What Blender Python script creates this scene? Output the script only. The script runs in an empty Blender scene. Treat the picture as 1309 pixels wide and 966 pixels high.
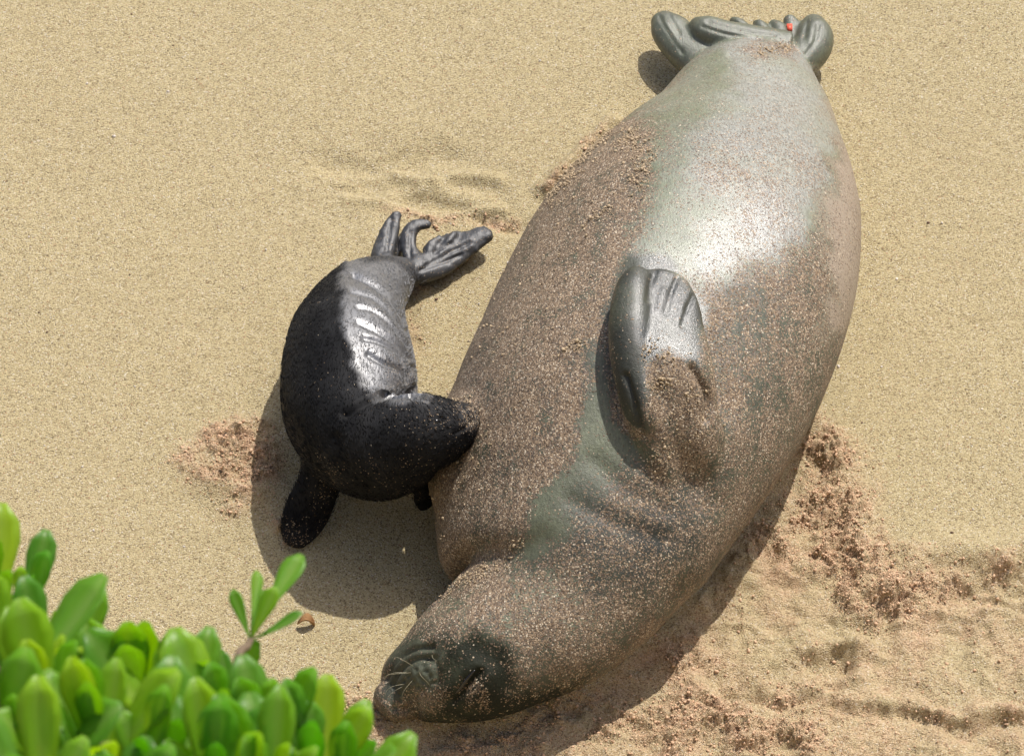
import bpy, math, random
import numpy as np
from mathutils import Vector, Matrix
R = math.radians
scene = bpy.context.scene
col = scene.collection
random.seed(7); rng = np.random.default_rng(7)

# ---------------------------------------------------------------- camera, sky, sun, exposure
CAM_D, PITCH, FPX = 9.0, R(50), 5400.0            # metres to the middle of the beach, degrees below the horizon, focal length in photo pixels
CAM = np.array([0, -CAM_D*math.cos(PITCH), CAM_D*math.sin(PITCH)])
FW = np.array([0, math.cos(PITCH), -math.sin(PITCH)]); RT = np.array([1., 0, 0]); UP = np.cross(RT, FW)
cd = bpy.data.cameras.new('camera'); cam = bpy.data.objects.new('camera', cd); col.objects.link(cam)
cam.location = CAM; cam.rotation_euler = (R(90)-PITCH, 0, 0)
cd.sensor_width = 36; cd.lens = 36*FPX/1309; cd.clip_start = .05; cd.clip_end = 500
cd.dof.use_dof = True; cd.dof.focus_distance = 8.8; cd.dof.aperture_fstop = 13.0
scene.camera = cam

SUN_EL, SUN_AZ = R(57), R(33)                     # azimuth: from straight behind the seals towards the right
sdir = Vector((math.sin(SUN_AZ)*math.cos(SUN_EL), math.cos(SUN_AZ)*math.cos(SUN_EL), math.sin(SUN_EL)))
w = bpy.data.worlds.new('World'); scene.world = w; w.use_nodes = True
nt = w.node_tree; nt.nodes.clear()
sky = nt.nodes.new('ShaderNodeTexSky'); sky.sky_type = 'NISHITA'; sky.sun_disc = False
sky.dust_density = 3.5; sky.air_density = .8; sky.ozone_density = .6; sky.sun_elevation = SUN_EL; sky.sun_rotation = SUN_AZ
bg = nt.nodes.new('ShaderNodeBackground'); bg.inputs[1].default_value = .145
wo = nt.nodes.new('ShaderNodeOutputWorld'); nt.links.new(sky.outputs[0], bg.inputs[0]); nt.links.new(bg.outputs[0], wo.inputs[0])
sl = bpy.data.lights.new('sun', 'SUN'); sl.energy = 4.5; sl.angle = R(.53); sl.color = (1, .965, .915)
so = bpy.data.objects.new('sun', sl); col.objects.link(so); so.rotation_euler = sdir.to_track_quat('Z', 'Y').to_euler()
scene.view_settings.view_transform = 'Standard'; scene.view_settings.look = 'None'
scene.view_settings.exposure = .10; scene.view_settings.gamma = 1
scene.cycles.use_denoising = True

# ---------------------------------------------------------------- helpers: photo pixel <-> place
def proj(p):
    q = np.asarray(p)-CAM; d = q@FW
    return np.stack([654.5+FPX*(q@RT)/d, 483-FPX*(q@UP)/d], -1)
def P(u, v, z=0.):
    r = FW*FPX+RT*(u-654.5)+UP*(483-v)
    return CAM+r*((z-CAM[2])/r[2])
def crom(A, n):
    A = np.asarray(A, float); m = len(A)
    t = np.linspace(0, m-1, n); i = np.clip(t.astype(int), 0, m-2); f = (t-i)[:, None]
    Q = np.vstack([2*A[0]-A[1], A, 2*A[-1]-A[-2]]); p0, p1, p2, p3 = Q[i], Q[i+1], Q[i+2], Q[i+3]
    return .5*(2*p1+(p2-p0)*f+(2*p0-5*p1+4*p2-p3)*f*f+(3*p1-p0-3*p2+p3)*f**3)
def seg_dist(q, poly, closed=False):
    poly = np.asarray(poly, float); d = np.full(len(q), 1e9)
    n = len(poly)
    for i in range(n if closed else n-1):
        a, b = poly[i], poly[(i+1) % n]; ab = b-a
        t = np.clip(((q-a)@ab)/(ab@ab+1e-12), 0, 1)
        d = np.minimum(d, np.hypot(*(q-(a+t[:, None]*ab)).T))
    return d
def inside(q, poly):
    poly = np.asarray(poly, float); c = np.zeros(len(q), bool); n = len(poly)
    for i in range(n):
        (x1, y1), (x2, y2) = poly[i], poly[(i+1) % n]
        k = ((y1 > q[:, 1]) != (y2 > q[:, 1])) & (q[:, 0] < (x2-x1)*(q[:, 1]-y1)/(y2-y1+1e-12)+x1)
        c ^= k
    return c
def soft(q, poly, fe):
    d = seg_dist(q, poly, True); s = np.where(inside(q, poly), d, -d)
    t = np.clip(s/fe*.5+.5, 0, 1); return t*t*(3-2*t)
_tab = rng.random((256, 256))
def vnoise(x, y):
    xi = np.floor(x).astype(int); yi = np.floor(y).astype(int); fx = x-xi; fy = y-yi
    fx = fx*fx*(3-2*fx); fy = fy*fy*(3-2*fy); a = lambda i, j: _tab[(xi+i) & 255, (yi+j) & 255]
    return (a(0, 0)*(1-fx)+a(1, 0)*fx)*(1-fy)+(a(0, 1)*(1-fx)+a(1, 1)*fx)*fy
def fbm(x, y, o=4):
    s = 0; k = 1.; tot = 0
    for i in range(o):
        s = s+k*vnoise(x*2**i+17.3*i, y*2**i+9.1*i); tot += k; k *= .5
    return s/tot
def lumps(x, y):
    # rounded crumbs: height from the nearest scattered point, each with its own size
    xi = np.floor(x).astype(int); yi = np.floor(y).astype(int); h = np.zeros_like(x)
    for i in (-1, 0, 1):
        for j in (-1, 0, 1):
            a, b = (xi+i) & 255, (yi+j) & 255
            px = xi+i+_tab[a, b]; py = yi+j+_tab[b, (a+91) & 255]; r = .3+.55*_tab[(a+37) & 255, b]
            d2 = ((x-px)**2+(y-py)**2)/(r*r)
            h = np.maximum(h, r*np.sqrt(np.clip(1-d2, 0, 1)))
    return h

def mesh_obj(name, verts, faces, mat=None, parent=None, smooth=True):
    me = bpy.data.meshes.new(name); me.from_pydata([tuple(v) for v in verts], [], [tuple(int(i) for i in f) for f in faces]); me.update()
    if smooth: me.polygons.foreach_set('use_smooth', [True]*len(me.polygons))
    if mat: me.materials.append(mat)
    o = bpy.data.objects.new(name, me); col.objects.link(o)
    if parent: o.parent = parent
    return o
def attr(me, name, val):
    a = me.attributes.new(name, 'FLOAT', 'POINT'); a.data.foreach_set('value', np.asarray(val, np.float32))
def tag(o, label=None, cat=None, group=None, kind=None):
    for k, v in (('label', label), ('category', cat), ('group', group), ('kind', kind)):
        if v: o[k] = v
    return o
def empty(name, loc):
    o = bpy.data.objects.new(name, None); col.objects.link(o); o.location = loc; o.empty_display_size = .05; return o

# ---------------------------------------------------------------- materials
class NT:
    def __init__(s, name):
        s.m = bpy.data.materials.new(name); s.m.use_nodes = True; s.t = s.m.node_tree; s.t.nodes.clear()
    def n(s, typ, ins=None, **kw):
        x = s.t.nodes.new('ShaderNode'+typ)
        for k, v in kw.items(): setattr(x, k, v)
        for k, v in (ins or {}).items():
            if isinstance(v, bpy.types.NodeSocket): s.t.links.new(v, x.inputs[k])
            else: x.inputs[k].default_value = v
        return x
    def math(s, op, a, b=0., c=None, clamp=False):
        i = {0: a, 1: b}
        if c is not None: i[2] = c
        return s.n('Math', i, operation=op, use_clamp=clamp).outputs[0]
    def mix(s, f, a, b):
        x = s.n('Mix', data_type='RGBA', clamp_factor=True)
        for k, v in ((0, f), (6, a), (7, b)):
            if isinstance(v, bpy.types.NodeSocket): s.t.links.new(v, x.inputs[k])
            else: x.inputs[k].default_value = v if k == 0 else (*v, 1) if len(v) == 3 else v
        return x.outputs[2]
    def ramp(s, f, stops):
        x = s.n('ValToRGB', {0: f}); e = x.color_ramp.elements
        while len(e) < len(stops): e.new(.5)
        for el, (p, c) in zip(e, stops): el.position = p; el.color = (*c, 1) if len(c) == 3 else c
        return x.outputs[0]
    def step(s, f, a, b):
        return s.n('MapRange', {0: f, 1: a, 2: b, 3: 0., 4: 1.}, clamp=True).outputs[0]
    def attr(s, name): return s.n('Attribute', attribute_name=name).outputs['Fac']
    def noise(s, vec, sc, det=2., rough=.5):
        return s.n('TexNoise', {'Vector': vec, 'Scale': sc, 'Detail': det, 'Roughness': rough}).outputs[0]
    def vor(s, vec, sc, **kw): return s.n('TexVoronoi', {'Vector': vec, 'Scale': sc, **kw})
    def out(s, sh): s.n('OutputMaterial', {0: sh}); return s.m
    def pos(s): return s.n('NewGeometry').outputs['Position']

def sand_material():
    t = NT('sand'); p = t.pos()
    v = t.vor(p, 400.); c = t.n('SeparateColor', {0: v.outputs['Color']}).outputs
    n1 = t.noise(p, 300., 3., .65); big = t.noise(p, 2.2, 3., .55); mid = t.noise(p, 30., 2., .5)
    damp = t.attr('damp')
    dry = t.ramp(c[0], [(0, (.16, .115, .06)), (.14, (.36, .28, .15)), (.5, (.52, .42, .225)), (.88, (.57, .48, .28)), (.965, (.62, .54, .37)), (1, (.70, .64, .52))])
    wet = t.ramp(c[0], [(0, (.28, .155, .085)), (.2, (.50, .315, .185)), (.6, (.62, .40, .25)), (1, (.70, .50, .34))])
    f = t.math('MULTIPLY', damp, t.step(t.math('ADD', t.math('MULTIPLY', mid, .6), t.math('MULTIPLY', n1, .5)), .3, .7), clamp=True)
    cc = t.mix(f, dry, wet)
    cc = t.mix(t.math('MULTIPLY', t.step(big, .35, .7), .16), cc, (.44, .35, .19))
    red = t.math('GREATER_THAN', c[1], .992); cc = t.mix(t.math('MULTIPLY', red, .6), cc, (.38, .13, .07))
    h = t.math('ADD', t.math('MULTIPLY', n1, 1.), t.math('MULTIPLY', t.math('SUBTRACT', 1., v.outputs['Distance']), .45))
    lv = t.math('SUBTRACT', 1., t.vor(p, 120.).outputs['Distance']); lv2 = t.math('SUBTRACT', 1., t.vor(p, 210.).outputs['Distance'])
    lump = t.math('MULTIPLY', t.math('ADD', lv, t.math('MULTIPLY', lv2, .6)), damp)
    b0 = t.n('Bump', {'Strength': .7, 'Distance': .004, 'Height': lump})
    b = t.n('Bump', {'Strength': 1., 'Distance': .0060, 'Height': h, 'Normal': b0.outputs[0]})
    mb = t.n('Bump', {'Strength': .5, 'Distance': .004, 'Height': mid, 'Normal': b.outputs[0]})
    return t.out(t.n('BsdfPrincipled', {'Base Color': cc, 'Roughness': .85, 'Specular IOR Level': .35, 'Normal': mb.outputs[0]}).outputs[0])
M_SAND = sand_material()

def seal_material(name, dark, light, grains, pup=False):
    t = NT(name); p = t.pos()
    cov, tone, gloss, dust = (t.attr(k) for k in ('sand', 'tone', 'gloss', 'dust'))
    # fur: fine streaks
    streak = t.noise(t.n('Mapping', {0: p, 3: (240., 60., 120.)}).outputs[0], 1., 3., .6)
    blot = t.noise(p, 9., 4., .6); fine = t.noise(p, 120., 2., .6); micro = t.noise(p, 520., 2., .6)
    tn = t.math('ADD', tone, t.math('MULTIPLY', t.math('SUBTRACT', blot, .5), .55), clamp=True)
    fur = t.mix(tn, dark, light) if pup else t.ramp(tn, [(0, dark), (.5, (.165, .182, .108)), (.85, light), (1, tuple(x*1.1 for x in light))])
    fur = t.mix(t.math('MULTIPLY', t.step(streak, .35, .7), .55), fur, tuple(x*.55 for x in dark))
    if not pup: fur = t.mix(t.math('MULTIPLY', t.step(t.noise(p, 5., 3., .6), .46, .62), t.math('MULTIPLY', tone, .4)), fur, (.20, .215, .135))
    if not pup: fur = t.mix(dust, fur, (.34, .26, .20))
    # stuck sand: two grain sizes
    smear = t.noise(t.n('Mapping', {0: p, 2: (0, 0, .45), 3: (34., 9., 20.)}).outputs[0], 1., 3., .6)
    pat = t.math('ADD', t.math('ADD', t.math('MULTIPLY', blot, 1.5), t.math('MULTIPLY', t.noise(p, 40., 3., .6), 1.1)), t.math('MULTIPLY', smear, 1.3))
    cv = t.math('ADD', cov, t.math('MULTIPLY', t.math('SUBTRACT', pat, 1.95), t.math('MINIMUM', t.math('MULTIPLY', cov, 1.8), 1.2)))
    v = t.vor(p, 520. if pup else 330.); c = t.n('SeparateColor', {0: v.outputs['Color']}).outputs
    g1 = t.math('MULTIPLY', t.math('LESS_THAN', c[0], cv), t.math('LESS_THAN', v.outputs['Distance'], .62))
    gc = t.ramp(c[1], grains)
    if not pup:
        v2 = t.vor(t.n('VectorMath', {0: p, 1: (.37, .11, .23)}, operation='ADD').outputs[0], 430.); c2 = t.n('SeparateColor', {0: v2.outputs['Color']}).outputs
        g2 = t.math('LESS_THAN', c2[0], t.math('MULTIPLY', cv, 1.15))
        fur = t.mix(t.math('MULTIPLY', g2, .9), fur, t.ramp(c2[1], [(0, (.035, .026, .018)), (.4, (.105, .074, .052)), (1, (.25, .178, .125))]))
    base = t.mix(g1, fur, gc)
    hh = t.math('ADD', t.math('MULTIPLY', g1, t.math('SUBTRACT', 1.1, v.outputs['Distance'])), t.math('ADD', t.math('MULTIPLY', streak, .9 if pup else .4), t.math('MULTIPLY', micro, .35 if pup else .8)))
    b = t.n('Bump', {'Strength': .75, 'Distance': .0018, 'Height': hh})
    b = t.n('Bump', {'Strength': t.math('SUBTRACT', .36, t.math('MULTIPLY', gloss, .36)), 'Distance': .005, 'Height': fine, 'Normal': b.outputs[0]}) if not pup else b
    rg = t.math('ADD', t.math('SUBTRACT', .68 if pup else .62, t.math('MULTIPLY', gloss, .29 if pup else .3)), t.math('MULTIPLY', t.math('SUBTRACT', fine, .5), .12))
    rough = t.math('ADD', t.math('MULTIPLY', g1, .4), rg, clamp=True)
    spec = t.math('SUBTRACT', t.math('ADD', .03 if pup else .36, t.math('MULTIPLY', gloss, 2.4 if pup else 1.0)), t.math('MULTIPLY', g1, .25))
    return t.out(t.n('BsdfPrincipled', {'Base Color': base, 'Roughness': rough, 'Specular IOR Level': spec, 'Normal': b.outputs[0]}).outputs[0])
GR = [(0, (.07, .046, .028)), (.2, (.155, .108, .07)), (.55, (.27, .194, .126)), (.85, (.375, .285, .19)), (1, (.60, .52, .40))]
M_MOM = seal_material('mother_hide', (.018, .020, .012), (.285, .287, .25), GR)
M_PUP = seal_material('pup_fur', (.005, .005, .0055), (.095, .095, .096), GR, True)
def plain(name, c, rough=.5, spec=.5, bump=0., scale=200.):
    t = NT(name); n = t.noise(t.pos(), scale, 3., .6)
    cc = t.mix(n, tuple(x*.7 for x in c), tuple(min(1, x*1.25) for x in c))
    i = {'Base Color': cc, 'Roughness': rough, 'Specular IOR Level': spec}
    if bump: i['Normal'] = t.n('Bump', {'Strength': bump, 'Distance': .003, 'Height': n}).outputs[0]
    return t.out(t.n('BsdfPrincipled', i).outputs[0])
M_EYE = plain('wet_eye', (.012, .010, .008), .15, .6)
M_NAIL = plain('nail', (.05, .045, .035), .4)
M_WHISK = plain('whisker', (.28, .255, .165), .4)
M_TAG = plain('tag_plastic', (.75, .10, .05), .4)
M_BARK = plain('bark', (.16, .115, .075), .8, .3, .6, 120.)
M_DRY = plain('dry_leaf', (.34, .19, .08), .75, .3, .5, 150.)
M_GRAIN = plain('stuck_sand', (.44, .34, .22), .85, .3); M_CRUMB = plain('damp_sand_crumb', (.60, .40, .255), .85, .3)
def leaf_material():
    t = NT('leaf'); r = t.n('ObjectInfo').outputs['Random']
    n = t.noise(t.n('TexCoord').outputs['Object'], 35., 3., .6)
    c = t.ramp(r, [(0, (.085, .20, .035)), (.4, (.13, .30, .035)), (.8, (.22, .42, .03)), (1, (.32, .46, .04))])
    c = t.mix(t.math('MULTIPLY', n, .4), c, (.09, .18, .03))
    c = t.mix(t.math('MULTIPLY', t.attr('rib'), .6), c, (.30, .38, .12))
    tr = t.mix(r, (.34, .70, .015), (.74, .92, .02))
    spots = t.step(t.noise(t.n('TexCoord').outputs['Object'], 9., 2., .5), .66, .74); c = t.mix(t.math('MULTIPLY', spots, .55), c, (.30, .30, .06))
    bp = t.n('Bump', {'Strength': .25, 'Distance': .002, 'Height': n})
    a = t.n('BsdfPrincipled', {'Base Color': c, 'Roughness': .38, 'Specular IOR Level': .5, 'Normal': bp.outputs[0]})
    b = t.n('BsdfTranslucent', {0: tr})
    return t.out(t.n('MixShader', {0: .6, 1: a.outputs[0], 2: b.outputs[0]}).outputs[0])
M_LEAF = leaf_material()

# ---------------------------------------------------------------- the beach
def G(pts): return [P(u, v)[:2] for u, v in pts]
def spread(lo, hi, step, far, g=1.22):
    mid = np.arange(lo, hi+step/2, step); a = []; d = step
    x = mid[-1]
    while x < far: d *= g; x += d; a.append(x)
    b = []; d = step; x = mid[0]
    while x > -far: d *= g; x -= d; b.append(x)
    return np.concatenate([b[::-1], mid, a])
gx = spread(-1.34, 1.34, .0042, 90); gy = spread(-1.16, 1.26, .0042, 90)
X, Y = [a.ravel() for a in np.meshgrid(gx, gy)]
Q = np.column_stack([X, Y]); Zs = np.zeros(len(X)); damp = np.zeros(len(X))
core = (abs(X) < 1.7) & (Y > -1.6) & (Y < 1.7)
q = Q[core]; x, y = q.T
wx = x+.03*(fbm(x*9, y*9)-.5)*2; wy = y+.03*(fbm(x*9+40, y*9+7)-.5)*2; qw = np.column_stack([wx, wy])
z = .012*(fbm(x*1.6, y*1.6, 3)-.5)+.0045*(fbm(x*7, y*7, 3)-.5)+.0022*(fbm(x*45, y*45, 2)-.5)
dist = np.zeros(len(q)); crumb = np.zeros(len(q)); dm = np.zeros(len(q))
def line(pts, wid, h, qq=None):
    d = seg_dist(qw if qq is None else qq, G(pts)); return h*np.exp(-(d/wid)**2)
# ploughed-up hollow where the mother dragged her front half
reg = G([(1030, 552), (1060, 590), (1088, 640), (1098, 700), (1106, 742), (1132, 752), (1165, 735), (1210, 718), (1309, 712), (1480, 716), (1480, 1200), (470, 1200), (505, 940), (600, 925), (720, 893), (860, 795), (1000, 600)])
m1 = soft(qw, reg, .035); z -= .028*m1
dm = np.maximum(dm, m1*np.clip(.42+1.6*(fbm(x*11+5, y*11+2, 4)-.42), .1, .95))
edge = [(1028, 556), (1060, 592), (1086, 640), (1096, 700), (1104, 738), (1132, 750), (1170, 735)]
crumb += .55*np.exp(-(seg_dist(qw, G([(1170, 738), (1210, 722), (1260, 716), (1330, 714), (1420, 716)]))/.03)**2)
crumb += 1.0*np.exp(-(seg_dist(qw, G(edge))/.055)**2)
crumb += .75*soft(qw, G([(1025, 560), (1060, 590), (1090, 640), (1102, 740), (1135, 757), (1080, 765), (1040, 710), (985, 700), (950, 690), (1000, 610)]), .06)+.16*m1
z += line(edge, .035, .012)
crumb += .9*np.exp(-(seg_dist(qw, G([(1110, 765), (1150, 760), (1190, 750)]))/.045)**2)
z += line([(1170, 715), (1210, 703), (1260, 698), (1330, 698), (1420, 700)], .04, .018); z -= line([(1230, 742), (1309, 748), (1400, 745)], .035, .018)
for pl, wd, hh in (([(888, 842), (915, 868), (950, 886), (992, 893), (1030, 884), (1062, 866)], .012, -.013), ([(880, 855), (912, 884), (950, 902), (1000, 908), (1045, 895)], .018, .012),
                   ([(1030, 872), (1085, 864), (1106, 842), (1096, 820), (1058, 814), (1020, 822)], .014, .012), ([(1040, 838), (1075, 840)], .02, -.014),
                   ([(1062, 880), (1120, 897), (1190, 903), (1260, 905)], .012, .012), ([(1070, 893), (1125, 908), (1200, 913), (1320, 915)], .014, -.012), ([(1255, 893), (1320, 905)], .014, .014),
                   ([(1010, 560), (960, 640), (900, 720)], .03, -.012), ([(1180, 770), (1250, 775), (1320, 765)], .01, .009), ([(1120, 780), (1180, 800), (1240, 800)], .012, -.006),
                   ([(905, 915), (960, 930), (1010, 925)], .03, .014), ([(890, 890), (920, 905)], .012, -.012), ([(1230, 925), (1290, 945)], .012, -.01)):
    z += line(pl, wd*1.4, hh*1.2)
for pl, wd, am in (([(880, 880), (930, 930), (1000, 950), (1010, 900)], .07, .8), ([(740, 905), (800, 935), (860, 960)], .06, .7), ([(520, 950), (600, 955), (690, 945)], .05, .55), ([(1050, 940), (1150, 930)], .06, .35),
                   ([(400, 890), (440, 885), (480, 905), (470, 940)], .04, .8), ([(860, 850), (890, 830)], .03, .6), ([(1180, 900), (1300, 900)], .03, .4)):
    crumb += am*np.exp(-(seg_dist(qw, G(pl))/wd)**2)
# crumbly scuff left of the pup
sc = soft(qw, G([(225, 588), (262, 560), (300, 538), (335, 545), (345, 600), (350, 640), (300, 652), (262, 620)]), .05)
crumb += 1.0*sc; z += .010*sc; z += line([(285, 560), (330, 540)], .02, .012)+line([(270, 625), (330, 630)], .025, .014)-line([(330, 610), (390, 610)], .04, .010)
# hollows and ridges behind the pup
for pl, wd, hh in (([(425, 205), (480, 214), (530, 205)], .04, -.010), ([(440, 250), (480, 254), (500, 251)], .018, .008), ([(470, 236), (505, 236)], .03, -.006), ([(512, 222), (545, 231), (560, 236)], .020, .010),
                   ([(535, 258), (565, 262), (590, 272)], .022, -.014), ([(600, 240), (640, 252)], .024, -.008), ([(620, 282), (655, 290)], .02, -.016), ([(590, 225), (640, 235)], .02, .008),
                   ([(560, 190), (590, 200)], .03, -.008), ([(590, 280), (640, 268)], .012, .010), ([(540, 350), (600, 335)], .02, .010), ([(520, 360), (530, 450)], .018, -.008), ([(780, 155), (700, 245)], .018, .016)):
    z += line(pl, wd, hh*1.15)
for pl, wd, am in (([(500, 268), (560, 285), (655, 285)], .016, .6), ([(525, 365), (600, 335)], .014, .8), ([(520, 390), (530, 450)], .02, .55), ([(775, 160), (705, 245)], .014, .7), ([(355, 660), (365, 700)], .012, .8), ([(300, 535), (262, 556)], .012, .5)):
    crumb += am*np.exp(-(seg_dist(qw, G(pl))/wd)**2)
# tiny loose crumbs everywhere along the disturbed patch
patch = np.clip((fbm(x*22+3, y*22+5, 3)-.42)*5, 0, 1)
cr = np.clip(crumb*(.35+.9*patch), 0, 1.15)
z += cr*(.011*lumps(wx*55, wy*55)*(.2+patch)+.009*lumps(wx*100+9, wy*100+3)+.020*(fbm(x*48+4, y*48+8, 4)-.42)*(.4+patch)+.006*(fbm(x*150, y*150, 2)-.5))
churn = m1*(.6+1.1*np.clip(fbm(x*6+1, y*6+3, 3)*2.4-.8, 0, 1))
z += churn*(.014*(fbm(x*34, y*34, 4)-.45)+.004*lumps(x*95+3, y*95)*np.clip(fbm(x*16, y*16)*3-1., 0, 1)+.034*(fbm(x*11+9, y*11, 3)-.5)+.010*(1-2*abs(fbm(x*9+2, y*15+7, 3)-.5))**3)
scuff = np.exp(-((x-P(510, 225)[0])/.22)**2-((y-P(510, 225)[1])/.13)**2); z += scuff*.022*(fbm(x*13+3, y*22+1, 4)-.5)-.010*scuff
dm = np.clip(np.maximum(dm, cr*1.25), 0, 1)
Zs[core] = z; damp[core] = dm; crw = np.zeros(len(X)); crw[core] = cr
# bank that the shrub roots in, rising towards the viewer (the beach itself runs on level everywhere else)
bank = np.clip(-1.95-Y+.15*np.sin(X*1.7), 0, None)
Zs += np.where(bank > 0, np.minimum(1.15*np.sqrt(bank*bank+.09)-.345, 4.9), 0)
nx, ny = len(gx), len(gy)
idx = np.arange(nx*ny).reshape(ny, nx)
F4 = np.stack([idx[:-1, :-1], idx[:-1, 1:], idx[1:, 1:], idx[1:, :-1]], -1).reshape(-1, 4)
def fast_mesh(name, V, F4):
    me = bpy.data.meshes.new(name); me.vertices.add(len(V)); me.vertices.foreach_set('co', np.ascontiguousarray(V, np.float32).ravel())
    me.loops.add(F4.size); me.loops.foreach_set('vertex_index', F4.astype(np.int32).ravel())
    me.polygons.add(len(F4)); me.polygons.foreach_set('loop_start', np.arange(0, F4.size, F4.shape[1], dtype=np.int32))
    me.polygons.foreach_set('use_smooth', np.ones(len(F4), bool)); me.update(calc_edges=True); return me
me = fast_mesh('sand_beach', np.column_stack([X, Y, Zs]), F4); attr(me, 'damp', damp); me.materials.append(M_SAND)
beach = bpy.data.objects.new('sand_beach', me); col.objects.link(beach); beach['kind'] = 'structure'
core2 = core.reshape(ny, nx); Zg = Zs.reshape(ny, nx)
def ground_z(x, y):
    i = np.clip(np.searchsorted(gx, x), 0, nx-1); j = np.clip(np.searchsorted(gy, y), 0, ny-1); return Zg[j, i]

# ---------------------------------------------------------------- building bodies
def shell(rings):
    n, m, _ = rings.shape; V = np.vstack([rings.reshape(-1, 3), rings[0].mean(0), rings[-1].mean(0)]); F = []
    for i in range(n-1):
        for j in range(m): F.append((i*m+j, i*m+(j+1) % m, (i+1)*m+(j+1) % m, (i+1)*m+j))
    for j in range(m): F.append((n*m, (j+1) % m, j)); F.append((n*m+1, (n-1)*m+j, (n-1)*m+(j+1) % m))
    return V, F
def flat_rings(S, n, m, e=2.):
    # rows x, y, zc, half width, height above zc, depth below zc, sag: upright rings along a path on the ground
    r = crom(S, n); c = r[:, :2]; T = np.gradient(c, axis=0); T /= np.linalg.norm(T, axis=1)[:, None]; L = np.stack([-T[:, 1], T[:, 0]], 1)
    th = np.linspace(0, 2*np.pi, m, endpoint=False); ct, st = np.cos(th), np.sin(th)
    Xy = c[:, None]+L[:, None]*(r[:, 3][:, None]*ct)[..., None]
    Z = r[:, 2][:, None]+np.where(st > 0, r[:, 4][:, None], r[:, 5][:, None])*st
    Z = np.maximum(Z-r[:, 6][:, None]*r[:, 2][:, None]*np.maximum(0, -ct)**1.6, np.minimum(Z, -.012))   # the belly side sags
    return np.concatenate([Xy, Z[..., None]], -1)
def limb(pts, lat=None, n=40, m=28):
    # rows u, v, z, half width, half thickness: a tapered limb; lat = sideways direction of its broad side
    A = np.array([[*P(u, v, z), a, b] for u, v, z, a, b in pts]); A = np.vstack([A, A[-1], A[-1]])
    dv = (A[-3, :3]-A[-4, :3])/(np.linalg.norm(A[-3, :3]-A[-4, :3])+1e-9)*max(A[-3, 4], .55*A[-3, 3])
    A[-2, :3] += dv*.62; A[-2, 3:] *= .74; A[-1, :3] += dv; A[-1, 3:] *= .25
    r = crom(A, n); c = r[:, :3]; T = np.gradient(c, axis=0); T /= np.linalg.norm(T, axis=1)[:, None]
    if lat is None: L = np.cross(T, [0, 0, 1.])
    else: L = np.tile(np.array(lat, float), (n, 1)); L -= T*(L*T).sum(1)[:, None]
    L /= np.linalg.norm(L, axis=1)[:, None]; U = np.cross(L, T); U *= np.sign(U[:, 2:3]+1e-6)
    th = np.linspace(0, 2*np.pi, m, endpoint=False)
    return c[:, None]+L[:, None]*(np.maximum(r[:, 3], .002)[:, None]*np.cos(th))[..., None]+U[:, None]*(np.maximum(r[:, 4], .002)[:, None]*np.sin(th))[..., None]
def fuse(shells, voxel, it):
    V = []; F = []; k = 0
    for v, f in shells: V.append(v); F += [tuple(i+k for i in t) for t in f]; k += len(v)
    me = bpy.data.meshes.new('tmp'); me.from_pydata(np.vstack(V).tolist(), [], F); me.update()
    import bmesh
    o = bpy.data.objects.new('tmp', me); col.objects.link(o)
    r = o.modifiers.new('r', 'REMESH'); r.mode = 'VOXEL'; r.voxel_size = voxel
    s = o.modifiers.new('s', 'SMOOTH'); s.factor = .5; s.iterations = it
    dg = bpy.context.evaluated_depsgraph_get(); res = bpy.data.meshes.new_from_object(o.evaluated_get(dg))
    bpy.data.objects.remove(o); bpy.data.meshes.remove(me); return res
class Sculpt:
    def __init__(s, me):
        s.me = me; s.n = len(me.vertices); s.refresh(True)
    def refresh(s, first=False):
        if not first: s.me.vertices.foreach_set('co', s.V.astype(np.float32).ravel()); s.me.update()
        a = np.zeros(s.n*3, np.float32); s.me.vertices.foreach_get('co', a); s.V = a.reshape(-1, 3).astype(float)
        a = np.zeros(s.n*3, np.float32); s.me.vertices.foreach_get('normal', a); s.N = a.reshape(-1, 3).astype(float)
        s.q = proj(s.V); s.vis = ((CAM-s.V)*s.N).sum(1) > 0
    def relax(s, wt, it):
        e = np.zeros(len(s.me.edges)*2, np.int32); s.me.edges.foreach_get('vertices', e); e = e.reshape(-1, 2)
        e = e[(wt[e[:, 0]] > .001) | (wt[e[:, 1]] > .001)]; a = np.concatenate([e[:, 0], e[:, 1]]); b = np.concatenate([e[:, 1], e[:, 0]]); c = np.maximum(np.bincount(a, minlength=s.n), 1)
        for _ in range(it):
            m = np.stack([np.bincount(a, s.V[b, k], s.n) for k in range(3)], 1)/c[:, None]; s.V += (m-s.V)*(wt*.6)[:, None]
        s.refresh()
    def groove(s, pts, wid, dep, zr=None):
        # follow a line seen on the hide; only the side of the body that shows it
        k = np.where(s.vis & (zr is None or ((s.V[:, 2] > zr[0]) & (s.V[:, 2] < zr[1]))))[0]
        d = seg_dist(s.q[k], crom(pts, 4*len(pts)) if len(pts) > 2 else pts); s.V[k] -= s.N[k]*(dep*np.exp(-(d/wid)**2))[:, None]
    def hit(s, u, v):
        k = np.where(s.vis)[0]; d = np.hypot(s.q[k, 0]-u, s.q[k, 1]-v); j = k[d < max(6, d.min()*1.2)]
        return j[((s.V[j]-CAM)@FW).argmin()]
def world_noise(V, f): return fbm(V[:, 0]*f+V[:, 2]*f*.7, V[:, 1]*f-V[:, 2]*f*.6, 4)

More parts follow.
